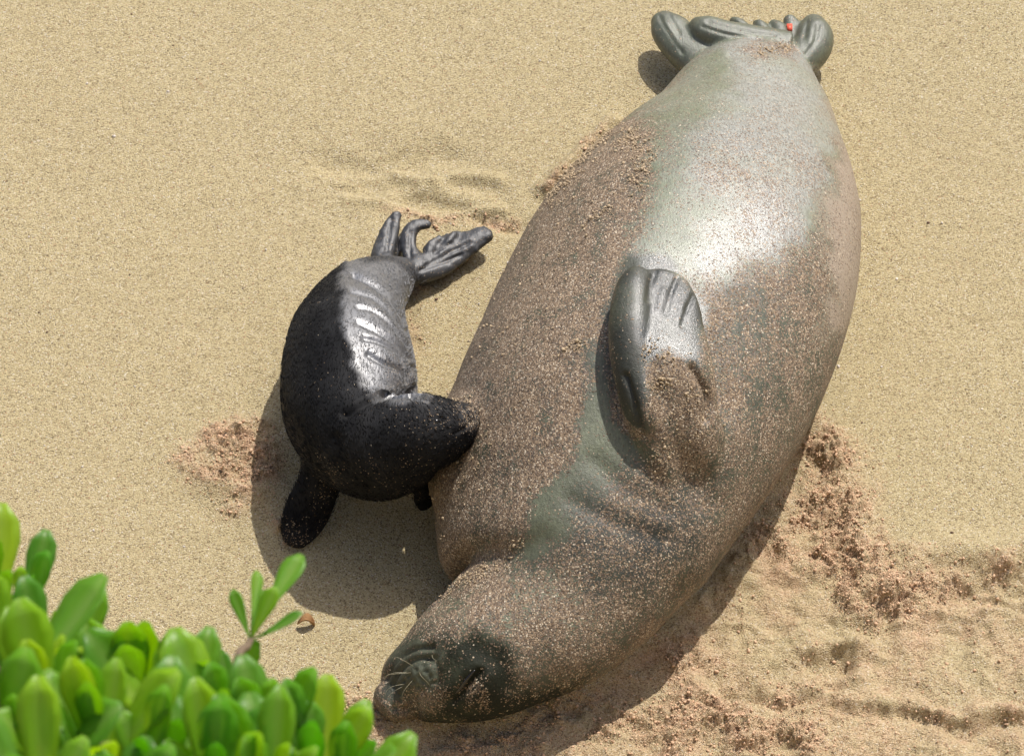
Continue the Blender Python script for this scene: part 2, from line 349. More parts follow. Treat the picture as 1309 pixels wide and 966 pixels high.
# ---------------------------------------------------------------- mother seal
MOM = np.array([(0.5809,0.9717,0.0188,0.0335,0.0218,0.0308,0.0000),
 (0.5731,0.9307,0.0442,0.0778,0.0513,0.0562,0.0333),
 (0.5555,0.8573,0.0702,0.1219,0.0817,0.0822,0.0667),
 (0.5325,0.7595,0.0979,0.1673,0.1138,0.1099,0.1000),
 (0.5080,0.6238,0.1273,0.2165,0.1481,0.1393,0.1833),
 (0.4780,0.5004,0.1597,0.2699,0.1857,0.1717,0.2667),
 (0.4339,0.3395,0.1940,0.3260,0.2256,0.2060,0.3500),
 (0.3783,0.1751,0.2181,0.3644,0.2536,0.2301,0.4350),
 (0.3279,0.0243,0.2277,0.3782,0.2648,0.2397,0.5200),
 (0.2815,-0.1118,0.2286,0.3776,0.2658,0.2406,0.5200),
 (0.2285,-0.2414,0.2254,0.3702,0.2621,0.2374,0.5200),
 (0.1814,-0.3621,0.2152,0.3515,0.2502,0.2272,0.5200),
 (0.1448,-0.4709,0.1970,0.3199,0.2290,0.2090,0.5200),
 (0.1112,-0.5733,0.1750,0.2826,0.2035,0.1870,0.5200),
 (0.0775,-0.6675,0.1518,0.2343,0.1765,0.1638,0.3400),
 (0.0455,-0.7207,0.1284,0.1898,0.1493,0.1404,0.1667),
 (-0.0046,-0.7585,0.1169,0.1657,0.1359,0.1289,0.0000),
 (-0.0693,-0.7982,0.1050,0.1478,0.1221,0.1170,0.0000),
 (-0.1251,-0.8182,0.0934,0.1305,0.1086,0.1054,0.0000),
 (-0.1736,-0.8333,0.0749,0.1039,0.0871,0.0869,0.0000),
 (-0.2110,-0.8452,0.0543,0.0748,0.0631,0.0663,0.0000),
 (-0.2352,-0.8619,0.0340,0.0465,0.0395,0.0460,0.0000)])
last = MOM[-1].copy(); d = MOM[-1, :2]-MOM[-2, :2]; d /= np.linalg.norm(d)
e1 = last.copy(); e1[:2] += d*.022; e1[3:5] *= .80; e1[2] *= .95; e2 = last.copy(); e2[:2] += d*.036; e2[3:6] *= .42; e2[5] = e2[4]
first = MOM[0].copy(); first[:2] += (MOM[0, :2]-MOM[1, :2])*.35; first[3:6] *= .5
shells = [shell(flat_rings(np.vstack([first, MOM, e1, e2]), 260, 96))]
# raised fore flipper, folded back along her side
lat = (math.cos(R(10)), -.03, -math.sin(R(10)))
shells.append(shell(limb([(872, 630, .27, .07, .06), (866, 578, .355, .084, .066), (862, 524, .435, .086, .054), (857, 468, .502, .086, .038), (849, 420, .520, .083, .028), (847, 384, .525, .076, .022), (847, 360, .527, .058, .015)], lat)))
shells.append(shell(limb([(866, 640, .26, .05, .05), (846, 582, .375, .045, .055), (820, 512, .465, .042, .052), (807, 450, .512, .044, .046), (806, 405, .535, .044, .040), (810, 370, .541, .037, .031), (817, 351, .540, .026, .018)], lat)))
# hind flippers
up_lat = (.8, -.5, .1)
for pts, lt in (([(925, 95, .07, .055, .045), (893, 75, .07, .056, .042), (870, 54, .075, .052, .038), (856, 37, .08, .046, .032), (848, 27, .08, .032, .024)], None),
                ([(1010, 62, .10, .04, .035), (965, 54, .11, .040, .035), (925, 46, .115, .038, .034), (903, 38, .115, .036, .031), (893, 34, .11, .027, .024)], None),
                ([(965, 55, .08, .02, .03), (945, 34, .09, .016, .022), (940, 30, .09, .012, .018)], None), ([(985, 58, .08, .02, .03), (972, 36, .09, .016, .02), (968, 32, .09, .01, .014)], None),
                ([(1000, 62, .08, .025, .03), (996, 40, .09, .02, .022), (990, 33, .09, .013, .016)], None), ([(1000, 70, .07, .03, .03), (1012, 40, .075, .024, .02), (1010, 26, .085, .016, .014)], None),
                ([(1000, 92, .06, .04, .04), (1022, 78, .07, .044, .042), (1038, 60, .075, .045, .042), (1041, 44, .08, .042, .036), (1040, 32, .08, .030, .026)], None)):
    shells.append(shell(limb(pts, lt)))
me = fuse(shells, .0044, 8)
s = Sculpt(me); s.relax(soft(s.q, [(575, 755), (600, 700), (680, 650), (760, 690), (760, 760), (680, 790), (600, 790)], 50), 90)
s.relax(soft(s.q, [(830, 520), (880, 500), (930, 600), (900, 680), (820, 640)], 40), 30); q = s.q
# large soft forms
wn = world_noise(s.V, 5.)
s.V += s.N*(.006*(wn-.5))[:, None]
s.groove([(560, 772), (600, 742), (650, 712), (690, 690)], 18, .008)          # fold between neck and chest
s.groove([(885, 470), (897, 490), (906, 512), (902, 535)], 5, .013)             # armpit crease
s.groove([(835, 565), (880, 600), (905, 640)], 22, .010)
s.groove([(925, 560), (915, 640), (880, 720)], 30, -.012)
s.groove([(760, 590), (800, 625), (850, 650)], 14, .005); s.groove([(730, 640), (790, 670), (850, 690)], 12, .004)
wr = random.Random(2)
for k in range(9): s.groove([(604+k*7+wr.uniform(-6, 6), 500+wr.uniform(0, 40)), (598+k*8+wr.uniform(-5, 5), 560), (592+k*9+wr.uniform(-6, 6), 600+wr.uniform(0, 40))], wr.uniform(2, 4), wr.uniform(.0006, .0016))
s.groove([(598, 515), (596, 530)], 11, -.012); s.groove([(578, 535), (562, 568), (558, 615)], 24, -.014)
s.groove([(935, 70), (985, 66), (1020, 74)], 5, .005)
# face, lying on its side: eye slit, whisker pad, mouth fold, nostril
s.groove([(580, 895), (592, 882), (606, 866), (613, 858)], 4.2, .010); s.groove([(574, 882), (590, 862), (606, 850)], 9, -.005); s.groove([(604, 896), (618, 880), (625, 864)], 10, -.006)
s.groove([(600, 822), (640, 845), (655, 880)], 14, .006)
s.groove([(493, 868), (506, 846), (528, 831), (552, 826)], 3.6, .010); s.groove([(503, 876), (515, 856), (534, 843), (556, 840)], 3.2, .007)
s.groove([(520, 872), (532, 860)], 16, -.010); s.groove([(505, 850), (535, 829)], 8, -.005); s.groove([(545, 842), (558, 850), (560, 872)], 4, .005)
s.groove([(505, 905), (522, 908)], 5, .006); s.groove([(492, 900), (500, 912), (518, 914)], 4, -.004)
for k in range(26):
    a, b = k % 6, k//6; s.groove([(506+a*7+b*4+wr.uniform(-2, 2), 880-a*6+b*7+wr.uniform(-2, 2)), (507+a*7+b*4, 881-a*6+b*7)], 2.4, .0050)
# fore flipper: digits and scalloped edge
for ln in ([(838, 346), (832, 362), (828, 384)], [(866, 354), (858, 374), (851, 400)], [(886, 378), (878, 396), (872, 416)]):
    s.groove(ln, 3.6, .0024, (.508, 1)); s.groove(ln[:2], 2.8, .0022, (.508, 1))
for ln in ([(848, 372), (842, 396)], [(872, 390), (866, 412)]): s.groove(ln, 5, -.0025, (.508, 1))
s.groove([(800, 480), (812, 520), (820, 560)], 4, .008, (.3, 1))
# hind flippers
for ln in ([(843, 22), (856, 44), (872, 68)], [(856, 20), (868, 42)], [(898, 34), (930, 44), (975, 52)], [(905, 28), (950, 40), (990, 46)], [(1046, 32), (1042, 52), (1030, 70)], [(1032, 28), (1028, 48)]): s.groove(ln, 2.6, .0035)
for ln in ([(850, 30), (866, 58)], [(1038, 36), (1036, 56)]): s.groove(ln, 4, -.003)
s.refresh(); q = s.q; V = s.V
def paint(a, poly, val, fe=14, zr=None):
    m = soft(q, poly, fe)
    if zr: m = m*((V[:, 2] > zr[0]) & (V[:, 2] < zr[1]))
    a[:] = a*(1-m)+val*m
jit = np.column_stack([(fbm(V[:, 0]*18, V[:, 1]*18)-.5), (fbm(V[:, 0]*18+50, V[:, 1]*18)-.5)])*46
q = s.q+jit
cov = np.full(s.n, .56); tone = np.full(s.n, .22); gloss = np.full(s.n, .25); dust = np.zeros(s.n)
LEFT = [(815, 145), (834, 190), (822, 260), (812, 330), (780, 370), (766, 480), (745, 560), (665, 690), (560, 775), (500, 700), (540, 490), (620, 340), (700, 230), (770, 160)]
paint(cov, LEFT, .80, 22)
TAIL = [(905, 30), (1040, 60), (1075, 120), (1080, 180), (1056, 215), (1062, 270), (1000, 335), (905, 350), (850, 350), (812, 335), (822, 260), (838, 200), (835, 150), (800, 140), (858, 95)]
paint(cov, TAIL, .07, 26); paint(tone, TAIL, .92, 26); paint(tone, [(915, 55), (860, 100), (800, 150), (838, 200), (822, 260), (812, 340), (880, 350), (915, 280), (885, 200), (940, 100)], .55, 30); paint(gloss, TAIL, .68, 30)
paint(gloss, [(820, 345), (930, 255), (1010, 235), (1050, 265), (985, 330), (900, 365)], 1.05, 40)
paint(cov, [(905, 170), (1000, 165), (1040, 230), (1040, 300), (920, 310), (890, 240)], .33, 50)
paint(cov, [(960, 55), (1015, 52), (1010, 76), (965, 74)], .45, 12)
MIDS = [(764, 450), (792, 540), (838, 580), (815, 612), (770, 652), (735, 700), (650, 716), (680, 655), (720, 590), (742, 520)]
paint(cov, MIDS, .015, 9); paint(tone, MIDS, .34, 12); paint(gloss, MIDS, .35, 12)
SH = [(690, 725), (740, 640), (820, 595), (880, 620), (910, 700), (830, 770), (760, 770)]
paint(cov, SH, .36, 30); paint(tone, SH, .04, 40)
paint(cov, [(900, 360), (1000, 340), (1060, 420), (1000, 520), (920, 500)], .50, 40)
RD = [(1058, 120), (1120, 150), (1140, 420), (1060, 430), (1052, 300), (1062, 235), (1075, 190)]
paint(dust, RD, .75, 16); paint(cov, RD, .12, 20); paint(tone, RD, .5, 20)
paint(cov, [(590, 750), (700, 735), (770, 790), (700, 810), (620, 800), (560, 800)], .70, 30); paint(tone, [(540, 780), (700, 735), (770, 800), (640, 812)], .55, 30)
FACE = [(548, 816), (612, 804), (656, 845), (664, 884), (760, 868), (720, 935), (540, 950), (525, 912), (560, 900)]
paint(cov, FACE, .03, 24); paint(tone, FACE, .0, 24); paint(gloss, FACE, -.2, 14)
PAD = [(484, 880), (505, 838), (545, 818), (565, 826), (556, 875), (520, 900), (495, 905)]
paint(cov, PAD, .03, 8); paint(tone, PAD, .17, 10); paint(gloss, PAD, .15, 10); paint(cov, [(525, 884), (568, 872), (578, 893), (555, 905), (510, 910)], .4, 12); paint(cov, [(590, 885), (622, 866), (625, 893), (600, 905)], .5, 8)
q = s.q+jit*.35
FL = [(770, 400), (800, 325), (850, 325), (905, 390), (895, 470), (870, 462), (845, 448), (826, 460), (832, 580), (800, 550)]
hi = (.455, 1.)
paint(cov, FL, .015, 8, hi); paint(tone, FL, .04, 8, hi); paint(gloss, FL, 1.05, 8, hi); paint(dust, FL, 0, 8, hi); paint(gloss, [(765, 400), (795, 325), (815, 335), (808, 400), (822, 460), (832, 585), (790, 560)], .2, 8, hi)
paint(cov, [(828, 470), (850, 450), (890, 475), (895, 540), (900, 600), (840, 600)], .80, 10)
HF = [(815, 0), (1075, 0), (1075, 85), (1035, 82), (1018, 56), (960, 46), (905, 56), (870, 90), (815, 80)]
yy = V[:, 1] > .80
m = soft(s.q, HF, 4)*yy; cov = cov*(1-m)+.02*m; tone = tone*(1-m)+.26*m; gloss = gloss*(1-m)+.7*m
for nme, val in (('sand', cov), ('tone', np.clip(tone, 0, 1)), ('gloss', gloss), ('dust', dust)): attr(me, nme, val)
me.materials.append(M_MOM); me.polygons.foreach_set('use_smooth', np.ones(len(me.polygons), bool))
base = Vector((.25, -.1, 0)); mom = empty('seal', base)
def part(name, me, parent, root=None):
    o = bpy.data.objects.new(name, me); col.objects.link(o); o.parent = parent; o.matrix_parent_inverse = Matrix.Translation(-(root or parent).location); return o
tag(mom, 'large sand-coated adult monk seal lying on its side with one fore flipper raised', 'seal')
me.name = 'body'; part('body', me, mom)
MOMS = s
def tube(pts, rad, m=6):
    pts = np.asarray(pts, float); n = len(pts); rad = np.broadcast_to(rad, (n,)); T = np.gradient(pts, axis=0); T /= np.linalg.norm(T, axis=1)[:, None]+1e-12
    A = np.cross(T, [.3, .2, .93]); A /= np.linalg.norm(A, axis=1)[:, None]; B = np.cross(T, A); th = np.linspace(0, 2*np.pi, m, endpoint=False)
    return shell(pts[:, None]+(A[:, None]*np.cos(th)[:, None]+B[:, None]*np.sin(th)[:, None])*rad[:, None, None])
def add(name, vf, mat, parent, root=None):
    o = mesh_obj(name, vf[0], vf[1], mat); o.parent = parent; o.matrix_parent_inverse = Matrix.Translation(-(root or parent).location); return o
# closed eye, wet and dark along the slit
pts = np.array([s.V[s.hit(*p)]+s.N[s.hit(*p)]*.0 for p in ((583, 892), (592, 882), (602, 870), (610, 861))])
add('eye', tube(crom(pts, 12), .0045*np.sin(np.linspace(.4, 2.7, 12))), M_EYE, mom)
# whiskers
wrng = np.random.default_rng(3)
for (u, v, du, dv) in ((526, 846, -26, -10), (520, 862, -34, 6), (512, 872, -26, 16), (530, 858, 18, 20), (538, 846, 18, 10), (524, 872, -14, 24), (510, 880, -20, 20), (546, 838, 14, 14), (514, 858, -30, 12)):
    i = s.hit(u, v); a = s.V[i]; n = s.N[i]; d = RT*du-UP*dv; d = d/600.
    pts = [a-n*.002, a+n*.010+d*.35+UP*.004, a+n*.008+d*.7+UP*.004, a-n*.001+d*.95-UP*.006]
    add('whisker', tube(crom(pts, 10), np.linspace(.0005, .00025, 10), 5), M_WHISK, mom)
i = s.hit(1012, 33); a = s.V[i]; n = s.N[i]
bx = np.array([[x, y, zz] for x in (-1, 1) for y in (-1, 1) for zz in (-1, 1)], float)
add('flipper_tag', (a+n*.004+bx*np.array([.006, .009, .0035]), [(0, 1, 3, 2), (4, 6, 7, 5), (0, 4, 5, 1), (2, 3, 7, 6), (0, 2, 6, 4), (1, 5, 7, 3)]), M_TAG, mom)

# clots of sand stuck to her hide
ICO = np.array([(0, 0, 1), (.9, 0, .3), (.28, .85, .35), (-.72, .53, .3), (-.72, -.53, .35), (.28, -.85, .3), (.72, .53, -.4), (-.28, .85, -.4), (-.9, 0, -.4), (-.28, -.85, -.4), (.72, -.53, -.4), (0, 0, -.9)])
ICF = np.array([(0, 1, 2), (0, 2, 3), (0, 3, 4), (0, 4, 5), (0, 5, 1), (1, 6, 2), (2, 7, 3), (3, 8, 4), (4, 9, 5), (5, 10, 1), (2, 6, 7), (3, 7, 8), (4, 8, 9), (5, 9, 10), (1, 10, 6), (6, 11, 7), (7, 11, 8), (8, 11, 9), (9, 11, 10), (10, 11, 6)])
def bits(name, pts, rad, dampv):
    n = len(pts); VV = ICO[None]*rad[:, None, None]*(1+.8*(rng.random((n, 12, 1))-.5))*(1+.5*(rng.random((n, 1, 3))-.5))+pts[:, None]
    me = fast_mesh(name, VV.reshape(-1, 3), (ICF[None]+12*np.arange(n)[:, None, None]).reshape(-1, 3)); me.materials.append(M_GRAIN); return me
dens = np.zeros(s.n)
for pl, wd, am in (([(775, 165), (740, 210), (705, 250)], 9, .8), ([(805, 175), (828, 195), (815, 225)], 14, .8), ([(745, 285), (780, 265), (815, 240)], 9, .6), ([(690, 455), (720, 448), (745, 440)], 6, 1.), ([(838, 450), (850, 470), (842, 485)], 11, 2.2), ([(565, 760), (620, 730), (665, 695)], 8, .7),
                   ([(640, 420), (700, 330), (760, 230)], 60, .05), ([(590, 640), (640, 560)], 50, .05), ([(870, 490), (880, 560), (850, 590)], 20, .25), ([(970, 66), (1005, 62)], 6, .6), ([(590, 515), (603, 520)], 9, .8)):
    dens += am*np.exp(-(seg_dist(s.q, pl)/wd)**2)
dens *= s.vis*np.clip(fbm(s.V[:, 0]*40, s.V[:, 1]*40)*3-1, 0, 1); k = rng.choice(s.n, 4200, p=dens/dens.sum())
rad = np.minimum(rng.gamma(1.5, .0005, len(k))+.0009, .004)
o = part('sand_crust', bits('sand_crust', s.V[k]+s.N[k]*rad[:, None]*.3+rng.normal(0, .002, (len(k), 3)), rad, .25), mom); o['kind'] = 'stuff'

# ---------------------------------------------------------------- pup
Bd = [(520, 344, .05, .028, .028), (505, 352, .06, .05, .044), (484, 366, .08, .073, .066), (465, 384, .097, .093, .086), (452, 410, .115, .113, .106), (446, 442, .14, .130, .135), (446, 482, .162, .140, .150), (448, 522, .175, .138, .148),
      (458, 550, .198, .125, .130), (480, 568, .225, .110, .118), (506, 567, .25, .099, .106), (535, 555, .285, .086, .084), (562, 549, .296, .074, .072), (585, 542, .304, .055, .054), (600, 535, .312, .036, .034)]
def spine(Bd, n=120, m=64):
    A = np.array([[*P(u, v, z), a, b] for u, v, z, a, b in Bd]); e = A[-1].copy(); e[:3] += (A[-1, :3]-A[-2, :3])*.8; e[3:] *= .4; f = A[0].copy(); f[:3] += (A[0, :3]-A[1, :3])*.5; f[3:] *= .5
    r = crom(np.vstack([f, A, e]), n); c = r[:, :3]; T = np.gradient(c, axis=0); T /= np.linalg.norm(T, axis=1)[:, None]
    L = np.cross(T, [0, 0, 1.]); L /= np.linalg.norm(L, axis=1)[:, None]; U = np.cross(L, T); th = np.linspace(0, 2*np.pi, m, endpoint=False)
    return c[:, None]+L[:, None]*(r[:, 3][:, None]*np.cos(th))[..., None]+U[:, None]*(r[:, 4][:, None]*np.sin(th))[..., None]
sh = [shell(spine(Bd))]
for pts, lt in (([(436, 560, .17, .07, .06), (418, 586, .13, .052, .042), (409, 615, .095, .046, .03), (396, 646, .06, .050, .020), (384, 672, .035, .045, .016), (376, 690, .02, .030, .011)], (.85, .35, .1)),
                ([(490, 585, .20, .07, .07), (525, 594, .14, .046, .04), (542, 618, .07, .036, .024), (547, 640, .02, .030, .013)], None),
                ([(500, 352, .05, .035, .03), (489, 330, .045, .027, .018), (494, 308, .045, .023, .014), (501, 288, .05, .018, .012), (507, 275, .055, .013, .01)], None),
                ([(480, 585, .15, .08, .07), (515, 586, .11, .06, .05), (538, 586, .08, .045, .035)], None),  # unseen bulk under the chin, added to keep sun off the sand
                ([(497, 335, .03, .016, .012), (512, 312, .03, .012, .008), (518, 296, .03, .008, .006)], None),
                ([(510, 350, .05, .035, .03), (532, 346, .045, .034, .024), (558, 337, .04, .036, .018), (585, 321, .04, .034, .016), (606, 308, .045, .029, .017), (621, 299, .05, .023, .015)], (.3, .9, .1)),
                ([(535, 342, .045, .022, .018), (523, 318, .05, .018, .014), (523, 299, .055, .016, .013), (532, 289, .06, .014, .012), (546, 286, .06, .011, .009)], None),
                ([(545, 335, .045, .016, .012), (552, 315, .055, .011, .01), (562, 304, .06, .008, .008)], None), ([(560, 330, .045, .016, .012), (572, 311, .055, .011, .01), (580, 300, .06, .008, .008)], None),
                ([(548, 330, .04, .03, .006), (575, 314, .045, .03, .006), (600, 305, .045, .02, .006)], (.2, .9, .2))):
    sh.append(shell(limb(pts, lt)))
me = fuse(sh, .004, 5)
s = Sculpt(me)
s.V += s.N*(.004*(world_noise(s.V, 9.)-.5))[:, None]
lrk = random.Random(5)
for k in range(6):   # skin folds across the loose flank
    x0, y0 = 452+k*3, 352+k*20
    s.groove([(x0+lrk.uniform(-6, 4), y0), (x0+22, y0+8+lrk.uniform(-4, 4)), (x0+46, y0+24+lrk.uniform(-4, 6)), (x0+66-k, y0+50+lrk.uniform(-6, 6))], lrk.uniform(2.6, 3.6), lrk.uniform(.006, .009))
hz = (s.V[:, 1] > P(515, 338, .05)[1])*1.; s.V += s.N*(hz*(.008*(fbm(s.V[:, 0]*45, s.V[:, 1]*45, 3)-.5)+.003*(fbm(s.V[:, 0]*110, s.V[:, 1]*70, 2)-.5)))[:, None]
s.groove([(440, 336), (438, 380), (442, 420), (458, 470)], 9, -.004)
s.groove([(440, 530), (470, 512), (500, 503), (538, 499)], 5, .016); s.groove([(430, 560), (440, 600)], 8, .006)
s.groove([(455, 500), (480, 492), (520, 495)], 8, .006); s.groove([(528, 470), (524, 486), (533, 498)], 4, .007)
s.groove([(588, 520), (600, 525), (604, 538)], 5, .003); s.groove([(560, 532), (566, 536)], 4, .005); s.groove([(580, 555), (596, 546), (604, 536)], 2.6, .004)
for ln in ([(500, 280), (494, 320)], [(545, 338), (600, 310)], [(556, 322), (575, 312)], [(524, 330), (524, 298)], [(538, 345), (590, 325)]): s.groove(ln, 2.6, .005)
s.refresh(); q = s.q; V = s.V
jit = np.column_stack([(fbm(V[:, 0]*26+V[:, 2]*9, V[:, 1]*26)-.5), (fbm(V[:, 0]*26+50, V[:, 1]*26+V[:, 2]*9)-.5)])*26
q = s.q+jit
cov = np.full(s.n, .004); tone = np.full(s.n, .06); gloss = np.full(s.n, .05); dust = np.zeros(s.n)
WET_SHEEN = [(440, 325), (436, 380), (440, 430), (458, 470), (480, 510), (545, 515), (545, 430), (520, 330)]
paint(gloss, WET_SHEEN, .95, 9); paint(tone, WET_SHEEN, 1., 9)  # glossy wet flank; paler tone paints its sun sheen into the fur colour
q = s.q
HW = [(470, 250), (650, 250), (650, 310), (540, 370), (505, 335), (470, 335)]
paint(gloss, HW, .45, 4); paint(tone, HW, .12, 4); paint(cov, HW, .03, 4)
paint(cov, [(450, 590), (560, 560), (620, 500), (620, 580), (540, 640), (450, 625)], .035, 12); paint(cov, [(480, 500), (620, 495), (610, 560), (520, 560)], .03, 12)
paint(cov, [(580, 503), (612, 510), (615, 545), (597, 548)], .62, 10); paint(tone, [(585, 508), (612, 510), (615, 545), (597, 545)], .6, 10)
paint(cov, [(340, 660), (400, 670), (400, 720), (340, 720)], .22, 14); paint(cov, [(405, 580), (440, 600), (415, 690), (395, 690)], .07, 10)
paint(cov, [(490, 460), (530, 460), (530, 500), (490, 500)], .12, 12)
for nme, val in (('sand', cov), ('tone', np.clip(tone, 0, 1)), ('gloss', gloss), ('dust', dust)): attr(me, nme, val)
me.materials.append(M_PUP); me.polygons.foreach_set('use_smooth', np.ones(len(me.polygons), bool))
pup = empty('seal', Vector((-.33, -.1, 0))); tag(pup, 'small black seal pup nosing the belly of the adult seal', 'seal')
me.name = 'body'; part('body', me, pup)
# short woolly fur lying back along the pup
fr = np.random.default_rng(9); k = fr.choice(np.where((s.V[:, 1] < P(480, 345, .08)[1]) & (s.V[:, 2] > .03))[0], 15000)
flow = np.array([.12, .97, .1])+0*s.V[k]; hd = np.clip((s.V[k, 0]+.24)/.12, 0, 1)[:, None]*(s.V[k, 1] < -.25)[:, None]; flow = flow*(1-hd)+np.array([-.85, .45, -.2])*hd
flow += fr.normal(0, .28, flow.shape); N = s.N[k]; flow -= N*(flow*N).sum(1)[:, None]; flow /= np.linalg.norm(flow, axis=1)[:, None]
side = np.cross(N, flow); Lh = fr.uniform(.008, .019, len(k))[:, None]; wd = fr.uniform(.0004, .0009, len(k))[:, None]; p0 = s.V[k]-N*.001
mid = p0+flow*Lh*.5+N*.0022; end = p0+flow*Lh+N*fr.uniform(.001, .0035, len(k))[:, None]
VV = np.stack([p0-side*wd, p0+side*wd, mid-side*wd*.8, mid+side*wd*.8, mid+N*wd*1.2, end], 1); FF = np.array([(0, 2, 4), (0, 4, 1), (1, 4, 3), (0, 1, 3), (0, 3, 2), (2, 5, 4), (4, 5, 3), (2, 3, 5)])
fm = fast_mesh('fur', VV.reshape(-1, 3), (FF[None]+6*np.arange(len(k))[:, None, None]).reshape(-1, 3))
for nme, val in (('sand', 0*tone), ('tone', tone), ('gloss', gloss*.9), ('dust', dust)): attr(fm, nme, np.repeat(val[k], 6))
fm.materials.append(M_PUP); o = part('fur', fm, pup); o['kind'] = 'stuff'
i = s.hit(563, 534)
th = np.linspace(0, np.pi, 9)[1:-1]
def ball(c, r):
    ph = np.linspace(0, 2*np.pi, 14, endpoint=False); return shell(np.stack([np.stack([c[0]+r*np.sin(t)*np.cos(ph), c[1]+r*np.sin(t)*np.sin(ph), np.full(14, c[2]+r*np.cos(t))], -1) for t in th]))
add('eye', ball(s.V[i]-s.N[i]*.004, .007), M_EYE, pup)

# ---------------------------------------------------------------- shrub on the bank, in front of the lens
def leaf_mesh(L, W, curl, cup):
    nu, nv = 8, 4; top = []; rib = []
    for i in range(nu+1):
        t = i/nu; wv = W*min(1, (.10+1.5*t)**1.1*.75)*(1-max(0, (t-.62)/.38)**2.6)**.5 if t < 1 else W*.22
        for j in range(nv+1):
            a = j/nv*2-1; top.append((a*wv, L*t*(1-.12*curl*t), L*(curl*.32*t*t)+cup*wv*abs(a)**1.5)); rib.append(1-min(1, abs(a)*2.0))
    n = len(top); V = top+[(x, y, z-.0011) for x, y, z in top]; F = []
    for i in range(nu):
        for j in range(nv):
            a = i*(nv+1)+j; F.append((a, a+1, a+nv+2, a+nv+1)); F.append((n+a, n+a+nv+1, n+a+nv+2, n+a+1))
    bd = [(i*(nv+1)) for i in range(nu+1)]+[nu*(nv+1)+j for j in range(1, nv+1)]+[i*(nv+1)+nv for i in range(nu-1, -1, -1)]+[j for j in range(nv-1, 0, -1)]
    for k in range(len(bd)): a, b = bd[k], bd[(k+1) % len(bd)]; F.append((a, b, n+b, n+a))
    me = bpy.data.meshes.new('leaf'); me.from_pydata(V, [], F); me.update(); attr(me, 'rib', rib+rib)
    me.polygons.foreach_set('use_smooth', [True]*len(me.polygons)); me.materials.append(M_LEAF); return me
LEAVES = [leaf_mesh(1, .168, .25, .3), leaf_mesh(1, .140, .45, .4), leaf_mesh(1, .19, -.2, .2), leaf_mesh(1, .155, .0, .5)]
root = np.array([-.62, -3.05, 0.]); root[2] = ground_z(root[0], root[1])-.03
shrub = empty('naupaka_shrub', Vector(root)); tag(shrub, 'bright green leafy shrub with paddle-shaped leaves beside the sand', 'shrub')
lr = random.Random(11)
def at(u, v, dist):
    r = FW*FPX+RT*(u-654.5)+UP*(483-v); return CAM+r/np.linalg.norm(r)*dist
TIPS = [(-20, 795, 5.0, 6), (28, 780, 4.9, 5), (62, 865, 4.8, 6), (5, 870, 4.6, 7), (120, 915, 4.8, 7), (65, 930, 4.5, 7), (175, 915, 4.75, 6), (10, 985, 4.4, 7), (120, 975, 4.4, 7), (225, 935, 4.7, 7),
        (190, 1010, 4.4, 7), (285, 965, 4.6, 7), (345, 975, 4.6, 7), (270, 1030, 4.35, 7), (400, 1000, 4.6, 6), (425, 1000, 4.8, 5), (425, 1065, 4.6, 6), (350, 1040, 4.35, 7), (262, 900, 4.9, 5),
        (60, 1060, 4.3, 7), (160, 1080, 4.3, 7), (-60, 880, 4.7, 7), (-60, 990, 4.4, 7), (-120, 940, 4.6, 7), (400, 1110, 4.5, 6)]
for (u, v, dist, nl) in TIPS:
    tip = at(u, v, dist); b = root+np.array([(tip[0]-root[0])*.35+lr.uniform(-.05, .05), lr.uniform(-.1, .1), 0]); b[2] = ground_z(b[0], b[1])-.02
    mid = b*.45+tip*.55; mid[2] = b[2]*.55+tip[2]*.45; mid += np.array([lr.uniform(-.05, .05), lr.uniform(-.05, .05), 0])
    ax = np.array([lr.uniform(-.28, .28), lr.uniform(-.25, .25), 1.]); ax /= np.linalg.norm(ax)
    path = crom([b, mid, tip-ax*.09, tip], 14); br = add('branch', tube(path, np.linspace(.011, .0042, 14), 7), M_BARK, shrub)
    ph = lr.uniform(0, 6.28)
    nl = nl+2 if nl > 5 else nl
    for k in range(nl):
        f = k/max(1, nl-1); az = ph+k*2.4+lr.uniform(-.3, .3); el = R(24+54*f+lr.uniform(-12, 12)); Ln = (.162-.05*f)*lr.uniform(.72, 1.2)
        if nl <= 6: Ln *= .72
        yv = np.array([math.cos(az)*math.cos(el), math.sin(az)*math.cos(el), math.sin(el)]); 
        yv = yv+np.array([lr.uniform(-.3, .3), .42, .30]);   # leaning towards the sun
        yv /= np.linalg.norm(yv); xv = np.cross(yv, [0, 0, 1]); xv /= np.linalg.norm(xv); zv = np.cross(xv, yv)
        rl = lr.uniform(-.35, .35); xv, zv = xv*math.cos(rl)+zv*math.sin(rl), zv*math.cos(rl)-xv*math.sin(rl)
        p0 = tip-ax*(.05*(1-f)); mw = Matrix(((xv[0]*Ln, yv[0]*Ln, zv[0]*Ln, p0[0]), (xv[1]*Ln, yv[1]*Ln, zv[1]*Ln, p0[1]), (xv[2]*Ln, yv[2]*Ln, zv[2]*Ln, p0[2]), (0, 0, 0, 1)))
        o = bpy.data.objects.new('leaf', LEAVES[lr.randrange(4)]); col.objects.link(o); o.parent = br
        o.matrix_parent_inverse = Matrix.Translation(-shrub.location); o.matrix_basis = mw
        # branch meshes are built in world space under the shrub
        o.matrix_parent_inverse = Matrix.Identity(4)

